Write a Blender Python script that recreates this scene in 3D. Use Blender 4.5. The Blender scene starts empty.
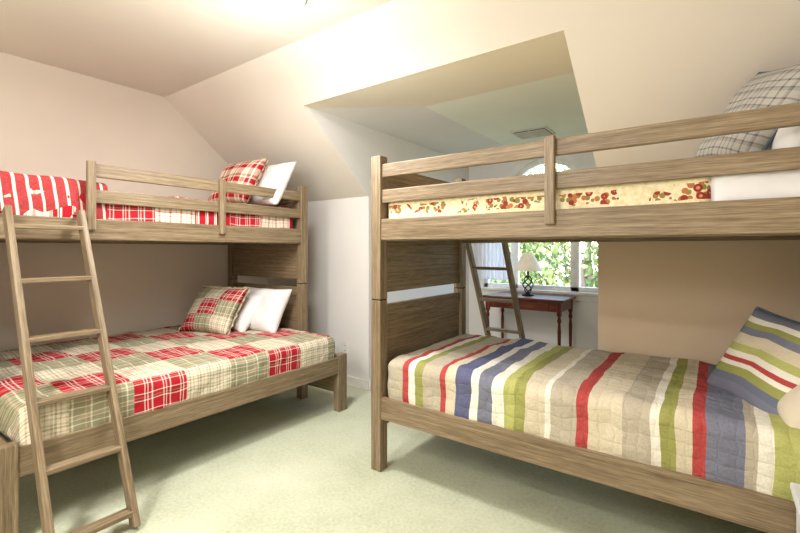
import bpy, bmesh, math, random
from mathutils import Vector, Matrix, noise, Euler
random.seed(7)
S = bpy.context.scene
try:
    S.view_settings.view_transform = 'Standard'
except Exception as e:
    print(e)

def lin(c):
    return tuple(((v/255.0)/12.92 if v/255.0 <= 0.04045 else ((v/255.0+0.055)/1.055)**2.4) for v in c) + (1.0,)

# ---------------------------------------------------------------- node helpers
class Mat:
    def __init__(s, name, rough=0.7, spec=0.3):
        s.m = bpy.data.materials.new(name); s.m.use_nodes = True
        s.nt = s.m.node_tree; s.b = s.nt.nodes['Principled BSDF']
        s.b.inputs['Roughness'].default_value = rough
        s.b.inputs['Specular IOR Level'].default_value = spec
    def n(s, t, **k):
        x = s.nt.nodes.new(t)
        for a, v in k.items(): setattr(x, a, v)
        return x
    def put(s, sock, v):
        if isinstance(v, bpy.types.NodeSocket): s.nt.links.new(v, sock)
        else: sock.default_value = v
    def math(s, op, a, b=0.0, c=0.0):
        x = s.n('ShaderNodeMath', operation=op)
        s.put(x.inputs[0], a); s.put(x.inputs[1], b); s.put(x.inputs[2], c)
        return x.outputs[0]
    def mix(s, f, a, b, bt='MIX'):
        x = s.n('ShaderNodeMix', data_type='RGBA', blend_type=bt)
        s.put(x.inputs[0], f); s.put(x.inputs[6], a); s.put(x.inputs[7], b)
        return x.outputs[2]
    def coord(s, kind='Object'):
        return s.n('ShaderNodeTexCoord').outputs[kind]
    def sep(s, v):
        x = s.n('ShaderNodeSeparateXYZ'); s.put(x.inputs[0], v); return x.outputs
    def mapping(s, v, scale=(1,1,1), loc=(0,0,0)):
        x = s.n('ShaderNodeMapping'); s.put(x.inputs[0], v)
        x.inputs['Scale'].default_value = scale; x.inputs['Location'].default_value = loc
        return x.outputs[0]
    def noise(s, v, scale=5, detail=3, rough=0.5):
        x = s.n('ShaderNodeTexNoise'); s.put(x.inputs['Vector'], v)
        x.inputs['Scale'].default_value = scale; x.inputs['Detail'].default_value = detail
        x.inputs['Roughness'].default_value = rough
        return x.outputs[0]
    def voro(s, v, scale, out='Distance', rnd=1.0):
        x = s.n('ShaderNodeTexVoronoi'); s.put(x.inputs['Vector'], v)
        x.inputs['Scale'].default_value = scale; x.inputs['Randomness'].default_value = rnd
        return x.outputs[out]
    def ramp(s, f, stops, interp='LINEAR'):
        x = s.n('ShaderNodeValToRGB'); s.put(x.inputs[0], f)
        r = x.color_ramp; r.interpolation = interp
        while len(r.elements) > 1: r.elements.remove(r.elements[-1])
        r.elements[0].position = stops[0][0]; r.elements[0].color = lin(stops[0][1])
        for p, c in stops[1:]:
            e = r.elements.new(p); e.color = lin(c)
        return x.outputs[0]
    def color(s, c):
        s.put(s.b.inputs['Base Color'], c if isinstance(c, bpy.types.NodeSocket) else lin(c))
    def bump(s, h, strength=0.3, dist=0.01):
        x = s.n('ShaderNodeBump'); x.inputs['Strength'].default_value = strength
        x.inputs['Distance'].default_value = dist
        s.put(x.inputs['Height'], h); s.nt.links.new(x.outputs[0], s.b.inputs['Normal'])

def paint(name, c, var=0.012):
    M = Mat(name, 0.85, 0.15)
    co = M.coord()
    f = M.noise(co, 1.3, 3)
    c2 = tuple(int(v*(1-var*2)) for v in c)
    M.color(M.ramp(f, [(0.3, c2), (0.7, c)]))
    M.bump(M.noise(co, 180, 2), 0.08, 0.003)
    return M.m

def simple(name, c, rough=0.6, spec=0.3, metal=0.0, emis=None, es=1.0):
    M = Mat(name, rough, spec)
    f = M.noise(M.coord(), 12, 2)
    M.color(M.ramp(f, [(0.3, tuple(int(v*0.93) for v in c)), (0.7, c)]))
    M.b.inputs['Metallic'].default_value = metal
    if emis:
        M.b.inputs['Emission Color'].default_value = lin(emis)
        M.b.inputs['Emission Strength'].default_value = es
    return M.m

def wood(name, dark, mid, light, rough=0.45, su=2.2, sv=70):
    M = Mat(name, rough, 0.35)
    uv = M.coord('UV')
    g = M.noise(M.mapping(uv, (su, sv, 1)), 1.0, 6, 0.62)
    g2 = M.noise(M.mapping(uv, (su*5, sv*4, 1)), 1.0, 3, 0.6)
    g3 = M.noise(M.mapping(uv, (1.2, 7, 1)), 1.0, 2, 0.5)
    f = M.math('ADD', M.math('MULTIPLY', g, 0.45), M.math('ADD', M.math('MULTIPLY', g2, 0.4), M.math('MULTIPLY', g3, 0.15)))
    M.color(M.ramp(f, [(0.38, dark), (0.5, mid), (0.62, light)]))
    M.bump(f, 0.3, 0.002)
    return M.m

WOOD = wood('weathered_oak', (92, 76, 56), (127, 109, 84), (155, 138, 112))
DESKW = wood('cherry_wood', (60, 22, 12), (98, 42, 24), (130, 62, 38), 0.3)

def plaid_nodes(M, x, y, sx, sy, freq):
    fx = M.math('FRACT', M.math('MULTIPLY', x, freq)); fy = M.math('FRACT', M.math('MULTIPLY', y, freq))
    return M.mix(0.5, M.ramp(fx, sx, 'CONSTANT'), M.ramp(fy, sy, 'CONSTANT'))

RED=(170,34,44); CREAM=(222,212,190); SAGE=(138,136,108); TAN=(176,158,132); WHT=(236,230,218)
RP = [(0,RED),(0.42,WHT),(0.48,RED),(0.58,WHT),(0.64,RED),(0.80,WHT),(0.88,RED)]
RR = [(0,RED),(0.40,WHT),(0.46,RED),(0.62,SAGE),(0.68,RED),(0.78,WHT),(0.84,RED)]
SP = [(0,SAGE),(0.35,CREAM),(0.42,TAN),(0.6,CREAM),(0.66,SAGE),(0.92,CREAM)]
SP2 = [(0,SAGE),(0.5,TAN),(0.6,SAGE),(0.8,CREAM),(0.9,SAGE)]
TP = [(0,CREAM),(0.2,TAN),(0.35,CREAM),(0.45,SAGE),(0.6,CREAM),(0.8,TAN),(0.9,CREAM)]

def fabric_bump(M, co, weave=900, st=0.25, quilt=None):
    h = M.noise(co, 14, 4)
    w = M.noise(co, weave*0.25, 2)
    f = M.math('ADD', M.math('MULTIPLY', h, 0.8), M.math('MULTIPLY', w, 0.12))
    if quilt:
        x, y, z = M.sep(co)
        wx = M.math('MULTIPLY', M.math('SUBTRACT', M.noise(co, 9, 1), 0.5), 0.05)
        x = M.math('ADD', x, wx); y = M.math('ADD', M.math('SUBTRACT', y, z), wx)
        a = M.math('ABSOLUTE', M.math('SINE', M.math('MULTIPLY', x, math.pi/quilt)))
        b = M.math('ABSOLUTE', M.math('SINE', M.math('MULTIPLY', y, math.pi/quilt)))
        q = M.math('POWER', M.math('MULTIPLY', a, b), 0.35)
        f = M.math('ADD', f, M.math('MULTIPLY', q, 0.55))
        f = M.math('ADD', f, M.math('MULTIPLY', M.noise(co, 45, 3), 0.55))
    M.bump(f, st, 0.012)

def patchwork(name, cell, kind='Object', ox=0.0, oy=0.0, freq=9.0, redonly=False):
    M = Mat(name, 0.9, 0.1)
    co = M.coord(kind); x, y, z = M.sep(co)
    if kind == 'Object': x = M.math('SUBTRACT', x, z)   # follow the cloth over the mattress edge
    x = M.math('ADD', x, ox); y = M.math('ADD', y, oy)
    i = M.math('FLOOR', M.math('DIVIDE', x, cell)); j = M.math('FLOOR', M.math('DIVIDE', y, cell))
    k = M.math('FLOORED_MODULO', M.math('ADD', M.math('MULTIPLY', i, 1.0), M.math('MULTIPLY', j, 2.0)), 3.0)
    A = plaid_nodes(M, x, y, RR, RP, freq)
    if redonly:
        B = M.ramp(M.math('FRACT', M.math('MULTIPLY', y, freq*1.3)), [(0, RED), (0.5, CREAM), (0.58, RED), (0.66, WHT), (0.8, RED)], 'CONSTANT')
        C = plaid_nodes(M, x, y, [(0,CREAM),(0.3,RED),(0.4,CREAM),(0.7,SAGE),(0.76,CREAM)], [(0,RED),(0.2,CREAM),(0.6,RED),(0.66,CREAM)], freq*1.2)
    else:
        B = plaid_nodes(M, x, y, SP, SP2, freq*1.2)
        C = plaid_nodes(M, x, y, TP, TP, freq*1.5)
    c = M.mix(M.math('COMPARE', k, 1.0, 0.1), A, B)
    c = M.mix(M.math('COMPARE', k, 2.0, 0.1), c, C)
    M.color(c)
    fabric_bump(M, co, quilt=cell/3 if kind == 'Object' else None, st=0.4)
    return M.m

def stripes(name, axis, lo, hi, lst, kind='Object', quilt=0.07, skew=0.0):
    """lst: (start coordinate, colour)"""
    M = Mat(name, 0.9, 0.1)
    co = M.coord(kind)
    wob = M.math('MULTIPLY', M.math('SUBTRACT', M.noise(co, 5, 3), 0.5), 0.025*(hi-lo)/2)
    c = M.math('ADD', M.sep(co)[axis], wob)
    if skew: c = M.math('ADD', c, M.math('MULTIPLY', M.sep(co)[2], skew))
    f = M.math('DIVIDE', M.math('SUBTRACT', c, lo), hi-lo)
    stops = [((p-lo)/(hi-lo), col) for p, col in lst]
    stops[0] = (0.0, stops[0][1])
    col = M.ramp(f, stops, 'CONSTANT')
    n = M.noise(co, 160, 2)
    col = M.mix(0.25, col, M.ramp(n, [(0.35, (170,170,170)), (0.65, (255,255,255))]), 'MULTIPLY')
    col = M.mix(M.math('MULTIPLY', M.noise(co, 90, 3), 0.14), col, lin((214, 206, 190)))
    M.color(col)
    fabric_bump(M, co, quilt=quilt, st=0.55)
    return M.m

def plain_fabric(name, c):
    M = Mat(name, 0.9, 0.1); co = M.coord()
    M.color(M.ramp(M.noise(co, 6, 3), [(0.3, tuple(int(v*0.95) for v in c)), (0.7, c)]))
    fabric_bump(M, co, st=0.2)
    return M.m

def plaid_mat(name, sx, sy, freq, kind='UV'):
    M = Mat(name, 0.9, 0.1); co = M.coord(kind); x, y, z = M.sep(co)
    M.color(plaid_nodes(M, x, y, sx, sy, freq)); fabric_bump(M, M.coord(), st=0.2)
    return M.m

# ---------------------------------------------------------------- mesh builder
class MB:
    def __init__(s):
        s.bm = bmesh.new(); s.uv = s.bm.loops.layers.uv.new('UVMap')
    def box(s, a, b, bevel=0.004, mat=0, M=None, grain=None):
        a = Vector(a); b = Vector(b)
        t = bmesh.new(); uv = t.loops.layers.uv.new('UVMap')
        bmesh.ops.create_cube(t, size=1.0)
        d = Vector([abs(b[i]-a[i]) for i in range(3)]); c = (a+b)/2
        for v in t.verts: v.co = Vector((v.co.x*d.x, v.co.y*d.y, v.co.z*d.z))
        if bevel > 0:
            bmesh.ops.bevel(t, geom=t.edges[:], offset=min(bevel, min(d)*0.3), segments=2, affect='EDGES', profile=0.5)
        g = grain if grain is not None else max(range(3), key=lambda i: d[i])
        off = (random.random()*20, random.random()*20)
        o1, o2 = [i for i in range(3) if i != g]
        t.normal_update()
        for f in t.faces:
            f.material_index = mat
            n = f.normal
            other = o1 if abs(n[o2]) > abs(n[o1]) else o2
            for l in f.loops:
                p = l.vert.co
                l[uv].uv = (p[g]+off[0], p[other]+off[1]+(0.3 if other == o1 else 0))
        for v in t.verts:
            v.co = v.co + c
            if M is not None: v.co = M @ v.co
        me = bpy.data.meshes.new('tmp'); t.to_mesh(me); t.free()
        s.bm.from_mesh(me); bpy.data.meshes.remove(me)
    def lathe(s, prof, center, seg=24, mat=0, M=None):
        rings = []
        for r, z in prof:
            ring = []
            for i in range(seg):
                a = 2*math.pi*i/seg
                p = Vector((center[0]+r*math.cos(a), center[1]+r*math.sin(a), center[2]+z))
                if M is not None: p = M @ p
                ring.append(s.bm.verts.new(p))
            rings.append(ring)
        for k in range(len(rings)-1):
            for i in range(seg):
                f = s.bm.faces.new((rings[k][i], rings[k][(i+1) % seg], rings[k+1][(i+1) % seg], rings[k+1][i]))
                f.material_index = mat; f.smooth = True
    def tube(s, pts, r, seg=8, mat=0):
        pts = [Vector(p) for p in pts]; rings = []
        for k, p in enumerate(pts):
            d = (pts[min(k+1, len(pts)-1)]-pts[max(k-1, 0)]).normalized()
            up = Vector((0, 0, 1)) if abs(d.z) < 0.9 else Vector((1, 0, 0))
            u = d.cross(up).normalized(); w = d.cross(u)
            rr = r[k] if isinstance(r, (list, tuple)) else r
            rings.append([s.bm.verts.new(p+u*math.cos(2*math.pi*i/seg)*rr+w*math.sin(2*math.pi*i/seg)*rr) for i in range(seg)])
        for k in range(len(rings)-1):
            for i in range(seg):
                f = s.bm.faces.new((rings[k][i], rings[k][(i+1) % seg], rings[k+1][(i+1) % seg], rings[k+1][i]))
                f.material_index = mat; f.smooth = True
        for e in (rings[0], rings[-1]):
            f = s.bm.faces.new(e); f.material_index = mat
    def prism(s, poly, ext, mat=0):
        ext = Vector(ext)
        v1 = [s.bm.verts.new(Vector(p)) for p in poly]; v2 = [s.bm.verts.new(Vector(p)+ext) for p in poly]
        fs = [s.bm.faces.new(v1), s.bm.faces.new(v2[::-1])]
        n = len(poly)
        for i in range(n):
            fs.append(s.bm.faces.new((v1[(i+1) % n], v1[i], v2[i], v2[(i+1) % n])))
        for f in fs: f.material_index = mat
    def done(s, name, mats, parent=None, M=None):
        bmesh.ops.recalc_face_normals(s.bm, faces=s.bm.faces)
        me = bpy.data.meshes.new(name); s.bm.to_mesh(me); s.bm.free()
        for m in mats: me.materials.append(m)
        o = bpy.data.objects.new(name, me); S.collection.objects.link(o)
        if M is not None: o.matrix_world = M
        if parent: o.parent = parent
        return o

def empty(name):
    e = bpy.data.objects.new(name, None); S.collection.objects.link(e); return e

def softbox(name, a, b, r, mats, res=0.025, amp=0.006, nscale=5.0, parent=None, hem=0.0, seed=0.0, crown=0.0):
    a = Vector(a); b = Vector(b); d = b-a
    n = [max(3, int(d[i]/res)) for i in range(3)]
    bm = bmesh.new(); vs = {}
    def V(i, j, k):
        key = (i, j, k)
        if key not in vs:
            p = Vector((a.x+d.x*i/n[0], a.y+d.y*j/n[1], a.z+d.z*k/n[2]))
            q = Vector([min(max(p[t], a[t]+min(r, d[t]*0.49)), b[t]-min(r, d[t]*0.49)) for t in range(3)])
            o = p-q; nn = o.normalized() if o.length > 1e-9 else Vector((0, 0, 1))
            if o.length > 1e-9: p = q+nn*r*min(1.0, max(abs(o.x), abs(o.y), abs(o.z))/r)
            w = noise.noise((p+Vector((seed, seed, seed)))*nscale)+0.5*noise.noise((p+Vector((seed, 3, 1)))*nscale*2.3)
            if nn.z > -0.5: p = p+nn*w*amp
            tz = (p.z-a.z)/d.z
            if hem and tz < 0.7:
                h = (1-tz/0.7)*hem
                p = p+Vector((nn.x, nn.y, 0))*h*math.sin((p.x+p.y)*23+seed)
            if crown:
                ux = (p.x-(a.x+b.x)/2)/(d.x/2); uy = (p.y-(a.y+b.y)/2)/(d.y/2)
                if tz > 0.5: p.z += crown*(1-ux*ux)*(1-uy*uy)
            vs[key] = bm.verts.new(p)
        return vs[key]
    for i in range(n[0]):
        for j in range(n[1]):
            for k in (0, n[2]):
                bm.faces.new((V(i, j, k), V(i+1, j, k), V(i+1, j+1, k), V(i, j+1, k)))
    for i in range(n[0]):
        for k in range(n[2]):
            for j in (0, n[1]):
                bm.faces.new((V(i, j, k), V(i+1, j, k), V(i+1, j, k+1), V(i, j, k+1)))
    for j in range(n[1]):
        for k in range(n[2]):
            for i in (0, n[0]):
                bm.faces.new((V(i, j, k), V(i, j+1, k), V(i, j+1, k+1), V(i, j, k+1)))
    bmesh.ops.recalc_face_normals(bm, faces=bm.faces)
    for f in bm.faces: f.smooth = True
    me = bpy.data.meshes.new(name); bm.to_mesh(me); bm.free()
    for m in mats: me.materials.append(m)
    o = bpy.data.objects.new(name, me); S.collection.objects.link(o)
    if parent: o.parent = parent
    return o

def pillow(name, loc, rot, w, h, t, mat, seed=0, flange=0.0, fmat=None, piping=None):
    bm = bmesh.new(); uvl = bm.loops.layers.uv.new('UVMap'); N = 30
    def pt(i, j, sgn):
        u = -1+2*i/N; v = -1+2*j/N
        x = u*w/2*(1-0.07*(1-v*v)); y = v*h/2*(1-0.07*(1-u*u))
        z = sgn*t/2*((1-u**4)*(1-v**4))**0.5*(1-0.18*(u*u+v*v)/2)
        p = Vector((x, y, z))
        k = noise.noise(Vector((x*6+seed, y*6, sgn*2+seed)))*0.014+noise.noise(Vector((x*15+seed, y*15, sgn)))*0.006
        e = (1-u**4)*(1-v**4)
        p.z += k*e
        p.y -= 0.02*e*abs(u)
        return p
    edge = {}
    for sgn in (1, -1):
        g = {}
        for i in range(N+1):
            for j in range(N+1):
                e = i in (0, N) or j in (0, N)
                if e and (i, j) in edge: g[i, j] = edge[i, j]
                else:
                    g[i, j] = bm.verts.new(pt(i, j, sgn))
                    if e: edge[i, j] = g[i, j]
        for i in range(N):
            for j in range(N):
                f = bm.faces.new((g[i, j], g[i+1, j], g[i+1, j+1], g[i, j+1])); f.smooth = True
                for l, (a, b) in zip(f.loops, ((i, j), (i+1, j), (i+1, j+1), (i, j+1))):
                    l[uvl].uv = (a/N, b/N)
                if sgn < 0: f.normal_flip()
    mats = [mat]
    if flange:
        ring = [(i, 0) for i in range(N)]+[(N, j) for j in range(N)]+[(N-i, N) for i in range(N)]+[(0, N-j) for j in range(N)]
        out = []
        for k, (i, j) in enumerate(ring):
            p = edge[i, j].co; d = Vector((p.x, p.y, 0)).normalized()
            out.append(bm.verts.new(p+d*flange*(1+0.25*math.sin(k*2.1))+Vector((0, 0, 0.006*math.sin(k*1.3)))))
        for k in range(len(ring)):
            k2 = (k+1) % len(ring)
            f = bm.faces.new((edge[ring[k]], edge[ring[k2]], out[k2], out[k])); f.material_index = 1; f.smooth = True
        mats.append(fmat)
    if piping:
        idx = len(mats); mats.append(piping)
        ring = [(i, 0) for i in range(N)]+[(N, j) for j in range(N)]+[(N-i, N) for i in range(N)]+[(0, N-j) for j in range(N)]
        pts = [edge[q].co.copy() for q in ring]; rr = []
        for k, p in enumerate(pts):
            d = (pts[(k+1) % len(pts)]-pts[k-1]).normalized(); u = d.cross(Vector((0, 0, 1))).normalized()
            rr.append([bm.verts.new(p+u*0.006*math.cos(a*math.pi/3)+Vector((0, 0, 0.006*math.sin(a*math.pi/3)))) for a in range(6)])
        for k in range(len(rr)):
            for a in range(6):
                f = bm.faces.new((rr[k-1][a], rr[k-1][(a+1) % 6], rr[k][(a+1) % 6], rr[k][a])); f.material_index = idx; f.smooth = True
    me = bpy.data.meshes.new(name); bm.to_mesh(me); bm.free()
    for m in mats: me.materials.append(m)
    o = bpy.data.objects.new(name, me); S.collection.objects.link(o)
    o.location = loc; o.rotation_euler = [math.radians(a) for a in rot]
    return o

# ---------------------------------------------------------------- room
XL, XR, YS, YK, YW = -3.95, 0.78, -1.7, 2.97, 4.9
ZC, YB, ZK = 2.60, 1.88, 1.73
DX0, DX1, DY, DZ = -2.52, -0.62, 2.21, 2.335
T = 0.12
P_WALL = paint('wall_paint', (222, 211, 197))
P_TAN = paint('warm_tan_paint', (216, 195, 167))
P_DAYLIT = paint('daylit_wall_paint', (231, 228, 225))  # same walls as the tan; window daylight painted in as a paler tone
P_CEIL = paint('ceiling_paint', (226, 217, 205))
P_SLOPE = paint('slope_paint', (231, 223, 212))
P_DGREEN = paint('dormer_ceiling_daylit', (240, 242, 228))  # window light on the flat dormer ceiling, painted into its colour
P_DBEIGE = paint('dormer_soffit_shaded', (238, 228, 208))  # shading of the front plane painted in; its slope is too slight
TRIM = simple('white_trim', (238, 236, 230), 0.4)

def slab(name, polys, ext, mats):
    B = MB()
    for p in polys:
        if len(p) == 2 and isinstance(p[1], int): B.prism(p[0], ext, p[1])
        else: B.prism(p, ext)
    return B.done(name, mats)

# carpet
Mc = Mat('carpet', 0.95, 0.05); co = Mc.coord()
cf = Mc.math('ADD', Mc.math('MULTIPLY', Mc.noise(co, 2.2, 4), 0.6), Mc.math('MULTIPLY', Mc.noise(co, 60, 3), 0.4))
Mc.color(Mc.ramp(cf, [(0.32, (172, 176, 150)), (0.5, (194, 198, 173)), (0.68, (208, 211, 189))]))
Mc.bump(Mc.noise(co, 260, 3), 0.5, 0.008)
slab('floor', [[(XL-T, YS-T, 0), (XR+T, YS-T, 0), (XR+T, YW+T, 0), (XL-T, YW+T, 0)]], (0, 0, -0.1), [Mc.m])
slab('wall_left', [[(XL, YS, 0), (XL, YK, 0), (XL, YK, ZK), (XL, YB, ZC), (XL, YS, ZC)]], (-T, 0, 0), [P_WALL])
slab('wall_right', [[(XR, YS, 0), (XR, YK, 0), (XR, YK, ZK), (XR, YB, ZC), (XR, YS, ZC)]], (T, 0, 0), [P_WALL])
slab('wall_back', [[(XL-T, YS, 0), (XR+T, YS, 0), (XR+T, YS, ZC), (XL-T, YS, ZC)]], (0, -T, 0), [P_WALL])
E_ = 0.0015
slab('wall_knee_left', [[(XL-T, YK, 0), (DX0-E_, YK, 0), (DX0-E_, YK, ZK), (XL-T, YK, ZK)]], (0, T, 0), [P_DAYLIT])
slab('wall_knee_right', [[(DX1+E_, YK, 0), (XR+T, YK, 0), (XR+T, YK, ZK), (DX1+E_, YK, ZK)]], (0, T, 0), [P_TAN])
slab('ceiling', [[(XL-T, YS-T, ZC), (XR+T, YS-T, ZC), (XR+T, YB, ZC), (XL-T, YB, ZC)]], (0, 0, T), [P_CEIL])
def sl(x0, x1, y0, y1):
    z = lambda y: ZC-(ZC-ZK)*(y-YB)/(YK-YB)
    return [(x0, y0, z(y0)), (x1, y0, z(y0)), (x1, y1, z(y1)), (x0, y1, z(y1))]
slab('ceiling_slope', [sl(XL-T, DX0-E_, YB, YK), sl(DX1+E_, XR+T, YB, YK), sl(DX0-E_, DX1+E_, YB, DY)], (0, 0.05, T), [P_SLOPE])
# dormer (cheek walls start just behind the slope and knee-wall faces)
g_ = 0.004
cheek = lambda x: [(x, DY+g_, DZ+0.02), (x, YW, DZ+0.02), (x, YW, 0), (x, YK+g_, 0), (x, YK+g_, ZK)]
slab('wall_dormer_left', [cheek(DX0)], (-T, 0, 0), [P_DAYLIT])
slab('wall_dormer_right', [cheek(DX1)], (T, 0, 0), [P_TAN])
s_, zt = 0.66, 2.372
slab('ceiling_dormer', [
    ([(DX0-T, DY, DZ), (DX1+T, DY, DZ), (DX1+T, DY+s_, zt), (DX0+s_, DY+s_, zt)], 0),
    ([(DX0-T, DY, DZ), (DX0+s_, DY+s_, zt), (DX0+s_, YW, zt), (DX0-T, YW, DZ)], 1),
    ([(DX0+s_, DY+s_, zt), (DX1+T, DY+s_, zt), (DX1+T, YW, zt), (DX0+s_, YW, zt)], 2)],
    (0, 0.0, T), [P_DBEIGE, P_DAYLIT, P_DGREEN])
# window wall
WX0, WX1, WZ0, WZ1 = -2.32, -0.82, 0.80, 1.68
AX, AZ, AR = -1.57, 1.83, 0.45
B = MB()
def wp(x0, z0, x1, z1): B.prism([(x0, YW, z0), (x1, YW, z0), (x1, YW, z1), (x0, YW, z1)], (0, T, 0))
wp(DX0-T, 0, DX1+T, WZ0); wp(DX0-T, WZ0, WX0, WZ1); wp(WX1, WZ0, DX1+T, WZ1); wp(DX0-T, WZ1, DX1+T, AZ)
wp(DX0-T, AZ, AX-AR, 2.45); wp(AX+AR, AZ, DX1+T, 2.45)
n = 24
for i in range(n):
    a0 = math.pi-math.pi*i/n; a1 = math.pi-math.pi*(i+1)/n
    x0, z0 = AX+AR*math.cos(a0), AZ+AR*math.sin(a0); x1, z1 = AX+AR*math.cos(a1), AZ+AR*math.sin(a1)
    B.prism([(x0, YW, z0), (x1, YW, z1), (x1, YW, 2.45), (x0, YW, 2.45)], (0, T, 0))
B.done('wall_window', [P_DAYLIT])
# window frames
Mg = bpy.data.materials.new('window_glass'); Mg.use_nodes = True
nt = Mg.node_tree; nt.nodes.remove(nt.nodes['Principled BSDF'])
tr = nt.nodes.new('ShaderNodeBsdfTransparent'); gl = nt.nodes.new('ShaderNodeBsdfGlossy'); gl.inputs['Roughness'].default_value = 0.02
mx = nt.nodes.new('ShaderNodeMixShader'); mx.inputs[0].default_value = 0.06
nt.links.new(tr.outputs[0], mx.inputs[1]); nt.links.new(gl.outputs[0], mx.inputs[2]); nt.links.new(mx.outputs[0], nt.nodes['Material Output'].inputs[0])
e = empty('window_1')
B = MB(); f = 0.05
def fr(x0, x1, z0, z1, y0=YW+0.02, y1=YW+0.08): B.box((x0, y0, z0), (x1, y1, z1), 0.004)
fr(WX0, WX1, WZ0, WZ0+f); fr(WX0, WX1, WZ1-f, WZ1); fr(WX0, WX0+f, WZ0, WZ1); fr(WX1-f, WX1, WZ0, WZ1)
for mx_ in (WX0+0.38, WX0+1.06): fr(mx_-0.045, mx_+0.045, WZ0, WZ1)
fr(WX0-0.08, WX1+0.08, WZ0-0.03, WZ0, YW-0.05, YW+0.02)
fr(WX0-0.07, WX1+0.07, WZ0-0.10, WZ0-0.03, YW-0.015, YW)
fr(WX0-0.07, WX0, WZ0, WZ1+0.07, YW-0.015, YW); fr(WX1, WX1+0.07, WZ0, WZ1+0.07, YW-0.015, YW); fr(WX0, WX1, WZ1, WZ1+0.07, YW-0.015, YW)
B.done('frame', [TRIM], e)
B = MB(); B.box((WX0+0.01, YW+0.045, WZ0+0.01), (WX1-0.01, YW+0.05, WZ1-0.01), 0); B.done('glass', [Mg], e)
e = empty('window_2')
B = MB()
def arcstrip(r0, r1, y0, y1):
    for i in range(n):
        a0 = math.pi*i/n; a1 = math.pi*(i+1)/n
        B.prism([(AX+r0*math.cos(a0), y0, AZ+r0*math.sin(a0)), (AX+r1*math.cos(a0), y0, AZ+r1*math.sin(a0)),
                 (AX+r1*math.cos(a1), y0, AZ+r1*math.sin(a1)), (AX+r0*math.cos(a1), y0, AZ+r0*math.sin(a1))], (0, y1-y0, 0))
arcstrip(AR-0.05, AR, YW+0.02, YW+0.08); arcstrip(AR, AR+0.06, YW-0.015, YW); arcstrip(0.14, 0.165, YW+0.03, YW+0.06)
fr(AX-AR, AX+AR, AZ, AZ+0.05)
for a in (45, 90, 135):
    Mr = Matrix.Translation((AX, YW+0.045, AZ)) @ Matrix.Rotation(-math.radians(a), 4, 'Y')
    B.box((0.15, -0.012, -0.011), (AR-0.04, 0.012, 0.011), 0.002, M=Mr)
B.done('frame', [TRIM], e)
B = MB()
pts = [(AX+(AR-0.01)*math.cos(math.pi*i/n), YW+0.045, AZ+(AR-0.01)*math.sin(math.pi*i/n)) for i in range(n+1)]
B.prism(pts, (0, 0.004, 0)); B.done('glass', [Mg], e)
# curtain on the left sash
bm = bmesh.new(); rows = []
nx = 90
for k in range(9):
    z = 0.90+0.86*k/8; row = []
    for i in range(nx+1):
        x = -2.44+0.46*i/nx
        row.append(bm.verts.new((x, YW-0.055+0.016*math.sin(i*0.62)*(1.1-0.4*k/8), z)))
    rows.append(row)
for k in range(8):
    for i in range(nx):
        f = bm.faces.new((rows[k][i], rows[k][i+1], rows[k+1][i+1], rows[k+1][i])); f.smooth = True
me = bpy.data.meshes.new('curtain_panel'); bm.to_mesh(me); bm.free()
Mcu = Mat('curtain_cloth', 0.9, 0.1); Mcu.color((232, 230, 234))
tl = Mcu.n('ShaderNodeBsdfTranslucent'); tl.inputs[0].default_value = lin((235, 233, 236)); mxs = Mcu.n('ShaderNodeMixShader'); mxs.inputs[0].default_value = 0.3
Mcu.nt.links.new(Mcu.b.outputs[0], mxs.inputs[1]); Mcu.nt.links.new(tl.outputs[0], mxs.inputs[2]); Mcu.nt.links.new(mxs.outputs[0], Mcu.nt.nodes['Material Output'].inputs[0])
me.materials.append(Mcu.m)
e = empty('window_curtain')
o = bpy.data.objects.new('panel', me); S.collection.objects.link(o); o.parent = e
B = MB(); B.tube([(-2.48, YW-0.055, 1.765), (-1.95, YW-0.055, 1.765)], 0.008, 10); B.box((-2.47, YW-0.06, 1.76), (-2.46, YW, 1.77), 0); B.box((-1.97, YW-0.06, 1.76), (-1.96, YW, 1.77), 0)
B.done('rod', [TRIM], e)
# baseboards
def bb(name, a, b):
    B = MB(); B.box(a, b, 0.004); B.done(name, [TRIM])
bb('baseboard_knee_left', (XL, YK-0.014, 0), (DX0, YK, 0.09)); bb('baseboard_knee_right', (DX1, YK-0.014, 0), (XR, YK, 0.09))
bb('baseboard_left', (XL, YS, 0), (XL+0.014, YK-0.014, 0.09)); bb('baseboard_right', (XR-0.014, YS, 0), (XR, YK-0.014, 0.09))
bb('baseboard_back', (XL+0.014, YS, 0), (XR-0.014, YS+0.014, 0.09)); bb('baseboard_window', (DX0+0.014, YW-0.014, 0), (DX1-0.014, YW, 0.09))
bb('baseboard_dormer_left', (DX0, YK, 0), (DX0+0.014, YW, 0.09)); bb('baseboard_dormer_right', (DX1-0.014, YK, 0), (DX1, YW, 0.09))
# vent
B = MB(); vx, vy = -1.43, 4.1
B.box((vx-0.17, vy-0.15, zt-0.012), (vx+0.17, vy+0.15, zt), 0.004, 0)
B.box((vx-0.145, vy-0.125, zt-0.016), (vx+0.145, vy+0.125, zt-0.011), 0.0, 1)
for i in range(8):
    y = vy-0.112+i*0.032; B.box((vx-0.145, y-0.006, zt-0.022), (vx+0.145, y+0.006, zt-0.014), 0.001, 0)
B.box((vx-0.006, vy-0.13, zt-0.024), (vx+0.006, vy+0.13, zt-0.014), 0.001, 0)
B.done('ceiling_vent', [simple('vent_metal', (205, 203, 192), 0.4), simple('vent_dark', (60, 58, 50), 0.8)])
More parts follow.
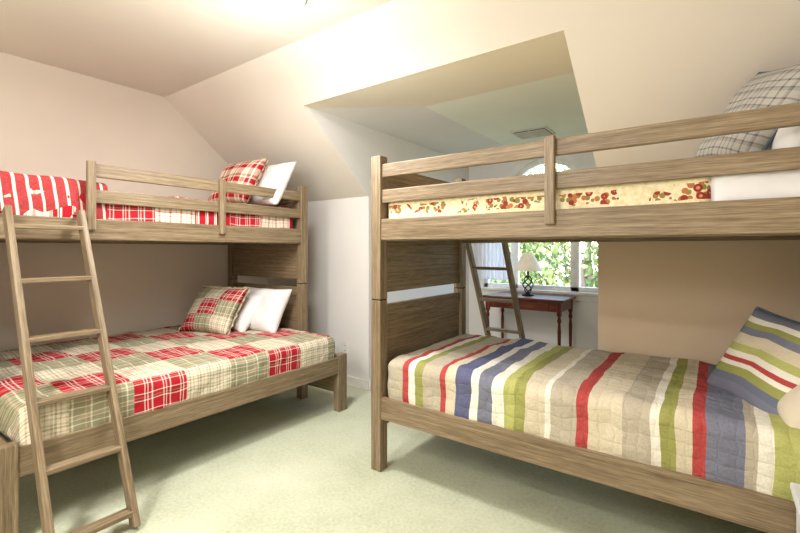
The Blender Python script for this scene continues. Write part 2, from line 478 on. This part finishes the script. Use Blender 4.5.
# outlet
B = MB(); B.box((-2.835, YK-0.007, 0.285), (-2.765, YK, 0.40), 0.003)
for z in (0.32, 0.365): B.box((-2.817, YK-0.010, z-0.014), (-2.783, YK-0.006, z+0.014), 0.003, 0); B.box((-2.809, YK-0.0115, z-0.006), (-2.806, YK-0.0095, z+0.006), 0, 1); B.box((-2.795, YK-0.0115, z-0.006), (-2.792, YK-0.0095, z+0.006), 0, 1)
B.done('wall_outlet', [TRIM, simple('outlet_slot', (30, 30, 30))])

# ceiling lamps; the second is an added fill
GL = simple('lamp_glass', (255, 252, 246), 0.3, emis=(255, 252, 248), es=3.5)
BR = simple('brushed_nickel', (190, 185, 175), 0.3, metal=1.0)
LC = (1.0, 0.985, 0.965)
def flush(x, y, power, down):
    e = empty('ceiling_or_fill_light')
    B = MB(); B.lathe([(0.0, 0), (0.185, 0), (0.185, -0.025), (0.17, -0.03)], (x, y, ZC), 40); B.done('pan', [BR], e)
    B = MB(); B.lathe([(0.172, -0.02), (0.168, -0.04), (0.15, -0.07), (0.115, -0.093), (0.06, -0.107), (0.0, -0.111)], (x, y, ZC), 40); B.done('glass_shade', [GL], e)
    l = bpy.data.lights.new('bulb', 'POINT'); l.energy = power; l.color = LC; l.shadow_soft_size = 0.2
    o = bpy.data.objects.new('bulb', l); S.collection.objects.link(o); o.location = (x, y, ZC-0.62); o.parent = e
    l = bpy.data.lights.new('bulb_down', 'AREA'); l.shape = 'DISK'; l.size = 0.34; l.energy = down; l.color = LC
    o = bpy.data.objects.new('bulb_down', l); S.collection.objects.link(o); o.location = (x, y, ZC-0.14); o.parent = e
flush(-1.87, 1.43, 26, 34)
flush(-1.3, -0.6, 80, 42)  # added fill fixture behind the camera, unseen, evens out the room light

# ---------------------------------------------------------------- bunk frames
DK = simple('dark_joint', (40, 30, 22), 0.8)
def end_panel(B, x0, y0, y1, zb=0.24):
    c = x0
    B.box((c, y0, zb), (c+0.024, y1, 0.87), 0.003, grain=1)
    B.box((c-0.006, y0, 0.86), (c+0.030, y1, 0.935), 0.004, grain=1)
    B.box((c-0.006, y0, 1.005), (c+0.030, y1, 1.075), 0.004, grain=1)
    B.box((c, y0, 1.07), (c+0.024, y1, 1.67), 0.003, grain=1)
    B.box((c-0.006, y0, 1.66), (c+0.030, y1, 1.735), 0.004, grain=1)

def bunk(name, M, L, W, uo, guard_from, posts_at):
    e = empty(name); e.matrix_world = M
    B = MB(); p = 0.068; PT = 1.783
    for x0 in (0, L-p):
        for y0 in (uo, W-p):
            B.box((x0, y0, 0), (x0+p, y0+p, 0.965), 0.005)
            B.box((x0+0.003, y0+0.003, 0.96), (x0+p-0.003, y0+p-0.003, 0.975), 0, 1)
            B.box((x0, y0, 0.97), (x0+p, y0+p, PT), 0.005)
    for x0 in (0.022, L-0.046): end_panel(B, x0, uo+p-0.003, W-p+0.003)
    if uo > 0.05:
        for x0 in (0, L-0.09):
            B.box((x0, 0, 0), (x0+0.09, 0.06, 0.44), 0.005)
            B.box((x0+0.015, 0.055, 0.14), (x0+0.07, uo+0.005, 0.43), 0.004, grain=1)
    for z0, z1, y0 in ((0.295, 0.42, 0.008), (1.305, 1.425, uo+0.008)):
        B.box((p-0.01, y0, z0), (L-p+0.01, y0+0.03, z1), 0.005)
        B.box((p-0.01, W-0.038, z0), (L-p+0.01, W-0.008, z1), 0.005)
    g0 = guard_from if guard_from > 0 else p-0.01
    for z0, z1 in ((1.515, 1.59), (1.66, 1.735)):
        B.box((g0, uo+0.014, z0), (L-p+0.01, uo+0.038, z1), 0.005)
    for xx in posts_at:
        B.box((xx-0.022, uo-0.012, 1.36), (xx+0.022, uo+0.014, 1.745), 0.005)
    B.box((p-0.01, W-0.038, 1.55), (L-p+0.01, W-0.014, 1.62), 0.005)
    for z, ya in ((0.33, 0.03), (1.335, uo+0.03)):
        k = 11
        for i in range(k):
            x = 0.12+(L-0.24)*i/(k-1); B.box((x-0.035, ya, z), (x+0.035, W-0.03, z+0.018), 0.002, grain=1)
        B.box((0.03, ya, z-0.035), (L-0.03, ya+0.03, z), 0.002); B.box((0.03, W-0.06, z-0.035), (L-0.03, W-0.03, z), 0.002)
    o = B.done('frame', [WOOD, DK]); o.parent = e; o.matrix_parent_inverse = Matrix()
    return e

MR = Matrix.Translation((-1.604, 1.91, 0))
ML = Matrix.Translation((-2.36, 0.44, 0)) @ Matrix.Rotation(math.pi/2, 4, 'Z')
bR = bunk('bunk_bed', MR, 2.10, 1.03, 0.0, 0, [1.012, 1.98])
bL = bunk('bunk_bed', ML, 2.08, 1.53, 0.45, 0.50, [0.50, 1.29])
MAT_F = plain_fabric('mattress_cloth', (222, 220, 214))
def mattress(a, b, bed):
    o = softbox('mattress', a, b, 0.035, [MAT_F], 0.05, 0.001)
    o.parent = bed; o.matrix_parent_inverse = bed.matrix_world.inverted()
mattress((-1.53, 1.985, 0.35), (0.40, 2.885, 0.60), bR)
mattress((-1.53, 1.985, 1.355), (0.40, 2.885, 1.52), bR)
mattress((-3.83, 0.55, 0.35), (-2.44, 2.42, 0.55), bL)
mattress((-3.83, 0.53, 1.355), (-2.90, 2.42, 1.57), bL)

# ---------------------------------------------------------------- bedding
OLV=(146,148,72); YG=(174,176,98); SLT=(108,112,132); NVY=(78,84,124); BEI=(208,196,170); RD=(172,44,48); GRY=(180,170,150); W2=(234,229,214)
QS = [(-1.6,GRY),(-1.40,RD),(-1.36,W2),(-1.32,OLV),(-1.265,GRY),(-1.16,RD),(-1.125,BEI),(-1.07,NVY),(-0.985,W2),(-0.95,SLT),(-0.87,W2),(-0.82,YG),(-0.765,OLV),(-0.72,BEI),
      (-0.63,W2),(-0.60,GRY),(-0.50,RD),(-0.445,BEI),(-0.32,GRY),(-0.22,W2),(-0.185,OLV),(-0.135,BEI),(-0.09,RD),(-0.045,SLT),(0.07,GRY),(0.10,W2),(0.14,YG),(0.22,OLV),(0.30,W2),(0.34,RD)]
softbox('striped_quilt', (-1.529, 1.928, 0.37), (0.405, 2.895, 0.645), 0.06, [stripes('striped_quilt_cloth', 0, -1.6, 0.5, QS, quilt=0.05)], 0.016, 0.012, 7, hem=0.002, crown=0.015)
softbox('patchwork_quilt', (-3.86, 0.535, 0.375), (-2.374, 2.425, 0.59), 0.055, [patchwork('patchwork_cloth', 0.27, ox=0.02, oy=0.1, freq=11.0)], 0.016, 0.012, 7, hem=0.002, crown=0.012)
softbox('red_plaid_quilt', (-3.84, 0.53, 1.38), (-2.858, 2.42, 1.60), 0.05, [patchwork('red_plaid_quilt_cloth', 0.26, freq=12.0, redonly=True)], 0.02, 0.008, 6, hem=0.0, seed=4)
RS2 = []
y = 0.4; k = 0
while y < 1.2 and len(RS2) < 31:
    RS2.append((y, (168,26,38) if k % 2 == 0 else (228,218,204))); y += 0.042 if k % 2 == 0 else 0.013; k += 1
softbox('folded_blanket', (-3.8, 0.535, 1.39), (-2.857, 1.05, 1.645), 0.035, [stripes('folded_blanket_cloth', 1, 0.4, 1.3, RS2, quilt=0.09, skew=0.10)], 0.018, 0.010, 7, seed=9)
# floral
Mf = Mat('floral_cloth', 0.9, 0.1); co = Mf.coord()
v1 = Mf.voro(co, 24); v2 = Mf.voro(Mf.mapping(co, (1,1,1), (3.1,1.7,2.2)), 30); v3 = Mf.voro(Mf.mapping(co, (1,1,1), (7.1,4.7,5.2)), 38)
zz = Mf.sep(co)[2]
band = Mf.math('LESS_THAN', Mf.math('ABSOLUTE', Mf.math('SUBTRACT', zz, Mf.math('ADD', 1.455, Mf.math('MULTIPLY', Mf.noise(co, 9, 1), 0.03)))), 0.028)
clus = Mf.math('GREATER_THAN', Mf.noise(co, 8.5, 1), 0.45)
base = Mf.ramp(Mf.noise(co, 60, 3), [(0.35, (220,204,158)), (0.65, (236,226,194))])
mk = lambda v, t: Mf.math('MULTIPLY', Mf.math('MULTIPLY', Mf.math('LESS_THAN', v, t), band), clus)
c = Mf.mix(mk(v3, 0.42), base, lin((140,126,74)))
c = Mf.mix(mk(v2, 0.36), c, lin((180,116,74)))
c = Mf.mix(mk(v1, 0.36), c, lin((146,62,50)))
c = Mf.mix(mk(v1, 0.15), c, lin((210,140,104)))
Mf.color(c); fabric_bump(Mf, co, quilt=0.05)
SHEET = plain_fabric('white_sheet', (232, 232, 234))
softbox('floral_quilt', (-1.529, 1.952, 1.38), (-0.02, 2.895, 1.552), 0.04, [Mf.m], 0.02, 0.006, 6, hem=0.002, seed=2)
softbox('folded_sheet', (-0.03, 1.950, 1.38), (0.405, 2.895, 1.575), 0.045, [SHEET], 0.02, 0.009, 6, hem=0.002, seed=5)

# pillows
PW = plain_fabric('white_pillow_cloth', (232, 230, 228))
PT = plain_fabric('oat_pillow_cloth', (208, 196, 174))
CR = plain_fabric('cream_flange', (214, 200, 168))
PPATCH = patchwork('patch_pillow_cloth', 0.335, 'UV', freq=6.0)
PRED = plaid_mat('red_plaid_cloth', [(0,(170,28,38)),(0.3,WHT),(0.38,(190,176,140)),(0.55,WHT),(0.62,(170,28,38)),(0.8,WHT),(0.86,(170,28,38))], [(0,CREAM),(0.2,(170,28,38)),(0.5,CREAM),(0.6,SAGE),(0.75,CREAM)], 3.0)
G1=(88,90,90); G2=(136,134,128); G3=(176,172,164)
PGREY = plaid_mat('grey_plaid_cloth', [(0,G3),(0.12,G1),(0.22,G3),(0.5,G2),(0.6,G1),(0.66,G3)], [(0,G3),(0.15,G2),(0.3,G1),(0.38,G3),(0.7,G1),(0.8,G3)], 6.0)
PS = [(0,SLT),(0.16,(94,102,124)),(0.24,OLV),(0.33,W2),(0.38,RD),(0.43,W2),(0.50,YG),(0.58,BEI),(0.70,SLT),(0.78,OLV),(0.84,W2),(0.90,SLT)]
PSTR = stripes('striped_pillow_cloth', 1, 0, 1, PS, 'UV', quilt=None)
TEAL = plain_fabric('slate_piping', (84, 100, 112))
pillow('white_pillow', (-3.14, 2.27, 0.75), (62, 0, 4), 0.60, 0.40, 0.17, PW, 1)
pillow('white_pillow', (-3.32, 2.18, 0.73), (52, 0, -3), 0.56, 0.38, 0.15, PW, 5)
pillow('patchwork_pillow', (-3.30, 1.96, 0.765), (55, 0, 14), 0.50, 0.42, 0.15, PPATCH, 2, 0.02, CR)
pillow('white_pillow', (-3.08, 2.28, 1.79), (62, 0, 0), 0.58, 0.42, 0.16, PW, 3)
pillow('red_plaid_pillow', (-3.18, 2.09, 1.80), (60, 0, 6), 0.48, 0.44, 0.15, PRED, 4, 0.015, CR)
pillow('oat_pillow', (0.30, 2.28, 0.74), (44, 0, -85), 0.60, 0.36, 0.16, PT, 6)
pillow('striped_pillow', (0.165, 2.30, 0.79), (60, 6, -54), 0.42, 0.42, 0.13, PSTR, 7, piping=TEAL)
pillow('white_pillow', (0.29, 2.24, 1.77), (58, 0, -84), 0.50, 0.46, 0.15, PW, 8)
pillow('grey_plaid_pillow', (0.12, 2.34, 1.80), (60, 14, -64), 0.46, 0.46, 0.14, PGREY, 9, piping=TEAL)

# ---------------------------------------------------------------- ladders
def ladder(name, top, foot, wdir, width):
    B = MB(); top = Vector(top); foot = Vector(foot); wdir = Vector(wdir)
    ax = (top-foot).normalized(); nrm = wdir.cross(ax).normalized(); Ln = (top-foot).length
    for k in (0, 1):
        o = foot+wdir*width*k
        R = Matrix((( wdir.x, nrm.x, ax.x, o.x), (wdir.y, nrm.y, ax.y, o.y), (wdir.z, nrm.z, ax.z, o.z), (0,0,0,1)))
        B.box((-0.014, -0.03, 0.012), (0.014, 0.03, Ln), 0.006, M=R)
    out = Vector((foot.x-top.x, foot.y-top.y, 0)).normalized()
    for i in range(6):
        z = 0.075+i*0.258
        t = z/(top.z-foot.z); c = foot+(top-foot)*t
        R = Matrix(((wdir.x, out.x, 0, c.x), (wdir.y, out.y, 0, c.y), (0, 0, 1, z), (0, 0, 0, 1)))
        B.box((0.0, -0.03, -0.011), (width, 0.03, 0.011), 0.004, M=R)
    for k in (0, 1):
        o = top+wdir*width*k
        R = Matrix(((wdir.x, out.x, 0, o.x), (wdir.y, out.y, 0, o.y), (0, 0, 1, o.z), (0, 0, 0, 1)))
        B.box((-0.012, -0.075, -0.022), (0.012, 0.01, -0.016), 0.001, 1, M=R)
    return B.done(name, [WOOD, DK])
ladder('bunk_ladder', (-2.765, 0.575, 1.455), (-2.10, 0.575, 0.0), (0, 1, 0), 0.30)
ladder('bunk_ladder', (-1.575, 2.975, 1.455), (-1.575, 3.66, 0.0), (1, 0, 0), 0.30)

# ---------------------------------------------------------------- desk
e = empty('writing_desk')
B = MB(); dx0, dx1, dy0, dy1 = -2.06, -1.24, 4.36, 4.82
B.box((dx0-0.02, dy0-0.02, 0.735), (dx1+0.02, dy1+0.01, 0.76), 0.007)
B.done('top', [DESKW], e)
B = MB()
B.box((dx0+0.02, dy0+0.015, 0.635), (dx1-0.02, dy0+0.035, 0.735), 0.003)
B.box((dx0+0.02, dy1-0.035, 0.635), (dx1-0.02, dy1-0.015, 0.735), 0.003)
for x in (dx0+0.015, dx1-0.035): B.box((x, dy0+0.02, 0.635), (x+0.02, dy1-0.02, 0.735), 0.003)
B.done('apron', [DESKW], e)
B = MB(); B.box((dx0+0.13, dy0+0.005, 0.65), (dx1-0.13, dy0+0.018, 0.722), 0.004); B.done('drawer_front', [DESKW], e)
B = MB()
for x in (dx0+0.28, dx1-0.28): B.lathe([(0.0, 0), (0.013, 0.004), (0.013, 0.01), (0.006, 0.014), (0.006, 0.022)], (0, 0, 0), 12, M=Matrix.Translation((x, dy0-0.012, 0.687)) @ Matrix.Rotation(-math.pi/2, 4, 'X'))
B.done('knobs', [simple('brass', (150, 115, 60), 0.35, metal=1)], e)
B = MB()
for x in (dx0+0.03, dx1-0.03):
    for y in (dy0+0.03, dy1-0.03):
        B.box((x-0.02, y-0.02, 0.60), (x+0.02, y+0.02, 0.735), 0.003)
        B.lathe([(0.010, 0), (0.014, 0.02), (0.010, 0.05), (0.014, 0.2), (0.018, 0.45), (0.012, 0.52), (0.021, 0.55), (0.013, 0.58), (0.019, 0.60)], (x, y, 0), 14)
B.done('legs', [DESKW], e)
# ---------------------------------------------------------------- table lamp
e = empty('table_lamp'); lx, ly = -1.66, 4.60
IRON = simple('wrought_iron', (38, 32, 28), 0.5, metal=0.6)
B = MB(); B.lathe([(0.0, 0.0), (0.065, 0.0), (0.065, 0.012), (0.03, 0.022), (0.012, 0.04), (0.0, 0.04)], (lx, ly, 0.76), 24)
for k in range(4):
    pts = []
    for i in range(25):
        t = i/24; a = k*math.pi/2+t*math.pi*1.3; r = 0.008+0.045*math.sin(math.pi*t)**0.8
        pts.append((lx+r*math.cos(a), ly+r*math.sin(a), 0.785+0.19*t))
    B.tube(pts, 0.007, 6)
B.tube([(lx, ly, 0.96), (lx, ly, 1.2)], 0.006)
B.lathe([(0.012, 0.19), (0.02, 0.2), (0.012, 0.215), (0.012, 0.27)], (lx, ly, 0.76), 14)
B.lathe([(0.0, 0.44), (0.01, 0.445), (0.01, 0.46), (0.0, 0.47)], (lx, ly, 0.76), 12)
B.done('base', [IRON], e)
B = MB()
prof = [(0.150, 0.275), (0.125, 0.32), (0.098, 0.37), (0.072, 0.42), (0.055, 0.455)]
B.lathe(prof, (lx, ly, 0.76), 32); B.lathe([(r-0.003, z) for r, z in prof], (lx, ly, 0.76), 32)
B.lathe([(0.152, 0.270), (0.152, 0.280)], (lx, ly, 0.76), 32); B.lathe([(0.057, 0.45), (0.057, 0.458)], (lx, ly, 0.76), 32)
for a in (0, 120, 240):
    a = math.radians(a); B.tube([(lx, ly, 1.2), (lx+0.054*math.cos(a), ly+0.054*math.sin(a), 1.213)], 0.002, 5)
B.done('shade', [simple('lamp_shade_linen', (238, 230, 214), 0.8, emis=(255, 240, 215), es=0.15)], e)
# ---------------------------------------------------------------- nightstand
e = empty('nightstand'); NSW = simple('white_painted_wood', (214, 214, 216), 0.4)
B = MB(); B.box((0.185, 1.46, 0.475), (0.64, 1.89, 0.50), 0.006); B.done('top', [NSW], e)
B = MB(); B.box((0.20, 1.475, 0.12), (0.625, 1.885, 0.475), 0.004)
B.box((0.225, 1.465, 0.31), (0.60, 1.478, 0.455), 0.004); B.box((0.225, 1.465, 0.14), (0.60, 1.478, 0.295), 0.004)
B.done('body', [NSW], e)
B = MB()
for x in (0.22, 0.605):
    for y in (1.495, 1.865): B.box((x-0.02, y-0.02, 0), (x+0.02, y+0.02, 0.125), 0.003)
B.done('legs', [NSW], e)
B = MB()
for z in (0.38, 0.22): B.lathe([(0.0, 0), (0.014, 0.004), (0.014, 0.01), (0.006, 0.014), (0.006, 0.024)], (0, 0, 0), 12, M=Matrix.Translation((0.41, 1.443, z)) @ Matrix.Rotation(-math.pi/2, 4, 'X'))
B.done('knobs', [BR], e)

# ---------------------------------------------------------------- outside
Mgd = Mat('lawn', 0.9); Mgd.color(Mgd.ramp(Mgd.noise(Mgd.coord(), 1.5, 5), [(0.3, (80, 96, 52)), (0.7, (134, 144, 90))]))
B = MB(); B.prism([(-40, 6, -3), (30, 6, -3), (30, 60, -3), (-40, 60, -3)], (0, 0, -0.1)); B.done('lawn', [Mgd.m])
Ml = Mat('leaves', 0.7); Ml.color(Ml.ramp(Ml.noise(Ml.coord(), 2.5, 4), [(0.3, (60, 82, 40)), (0.5, (108, 126, 66)), (0.7, (166, 166, 108))]))
BARK = simple('bark', (104, 92, 76), 0.9)
def tree(x, y, r, zc, count):
    B = MB()
    B.tube([(x, y, -3), (x+0.1, y, -1), (x-0.1, y+0.1, 1), (x, y, zc)], [0.22, 0.17, 0.13, 0.06], 10, 1)
    for k in range(7):
        a = random.random()*6.28; z0 = random.uniform(-0.5, zc)
        B.tube([(x, y, z0), (x+math.cos(a)*r*0.4, y+math.sin(a)*r*0.4, z0+0.5), (x+math.cos(a)*r*0.8, y+math.sin(a)*r*0.8, z0+0.9)], [0.06, 0.04, 0.015], 6, 1)
    bm = B.bm
    for i in range(count):
        d = Vector((random.gauss(0, 1), random.gauss(0, 1), random.gauss(0, 1))).normalized()*r*random.uniform(0.35, 1)**0.6
        c = Vector((x, y, zc))+Vector((d.x, d.y, d.z*1.3)); s = random.uniform(0.05, 0.11)
        R = Euler((random.random()*6, random.random()*6, random.random()*6)).to_matrix()
        q = [bm.verts.new(c+R @ Vector(p)*s) for p in ((-1, 0, 0), (0, -0.55, 0.1), (1, 0, 0), (0, 0.55, 0.1))]
        f = bm.faces.new(q); f.material_index = 0
    me = bpy.data.meshes.new('garden_tree'); bm.to_mesh(me); bm.free()
    me.materials.append(Ml.m); me.materials.append(BARK)
    o = bpy.data.objects.new('garden_tree', me); S.collection.objects.link(o)
tree(-2.2, 9.5, 1.9, 0.8, 3500); tree(-5.2, 11.0, 2.3, 1.0, 4000); tree(-0.4, 12.5, 2.2, 1.2, 3500); tree(-8.0, 15, 3.0, 1.5, 4500); tree(-3.6, 16, 3.0, 1.6, 4500)

# world + sun
w = bpy.data.worlds.new('World'); S.world = w; w.use_nodes = True
nt = w.node_tree; bg = nt.nodes['Background']; sk = nt.nodes.new('ShaderNodeTexSky'); sk.sky_type = 'NISHITA'
sk.sun_elevation = math.radians(48); sk.sun_rotation = math.radians(200); sk.sun_disc = False
nt.links.new(sk.outputs[0], bg.inputs[0]); bg.inputs[1].default_value = 2.2
sl_ = bpy.data.lights.new('sun', 'SUN'); sl_.energy = 7.0; sl_.angle = 0.02
so = bpy.data.objects.new('sun', sl_); S.collection.objects.link(so); so.rotation_euler = (math.radians(42), 0, math.radians(-20))

# camera
cam = bpy.data.cameras.new('camera'); cam.sensor_width = 36; cam.lens = 36*436/800; cam.shift_y = -16.5/800; cam.clip_start = 0.02
co_ = bpy.data.objects.new('camera', cam); S.collection.objects.link(co_)
co_.location = (0, 0, 1.25); co_.rotation_euler = (math.radians(90), 0, math.radians(36.2))
S.camera = co_
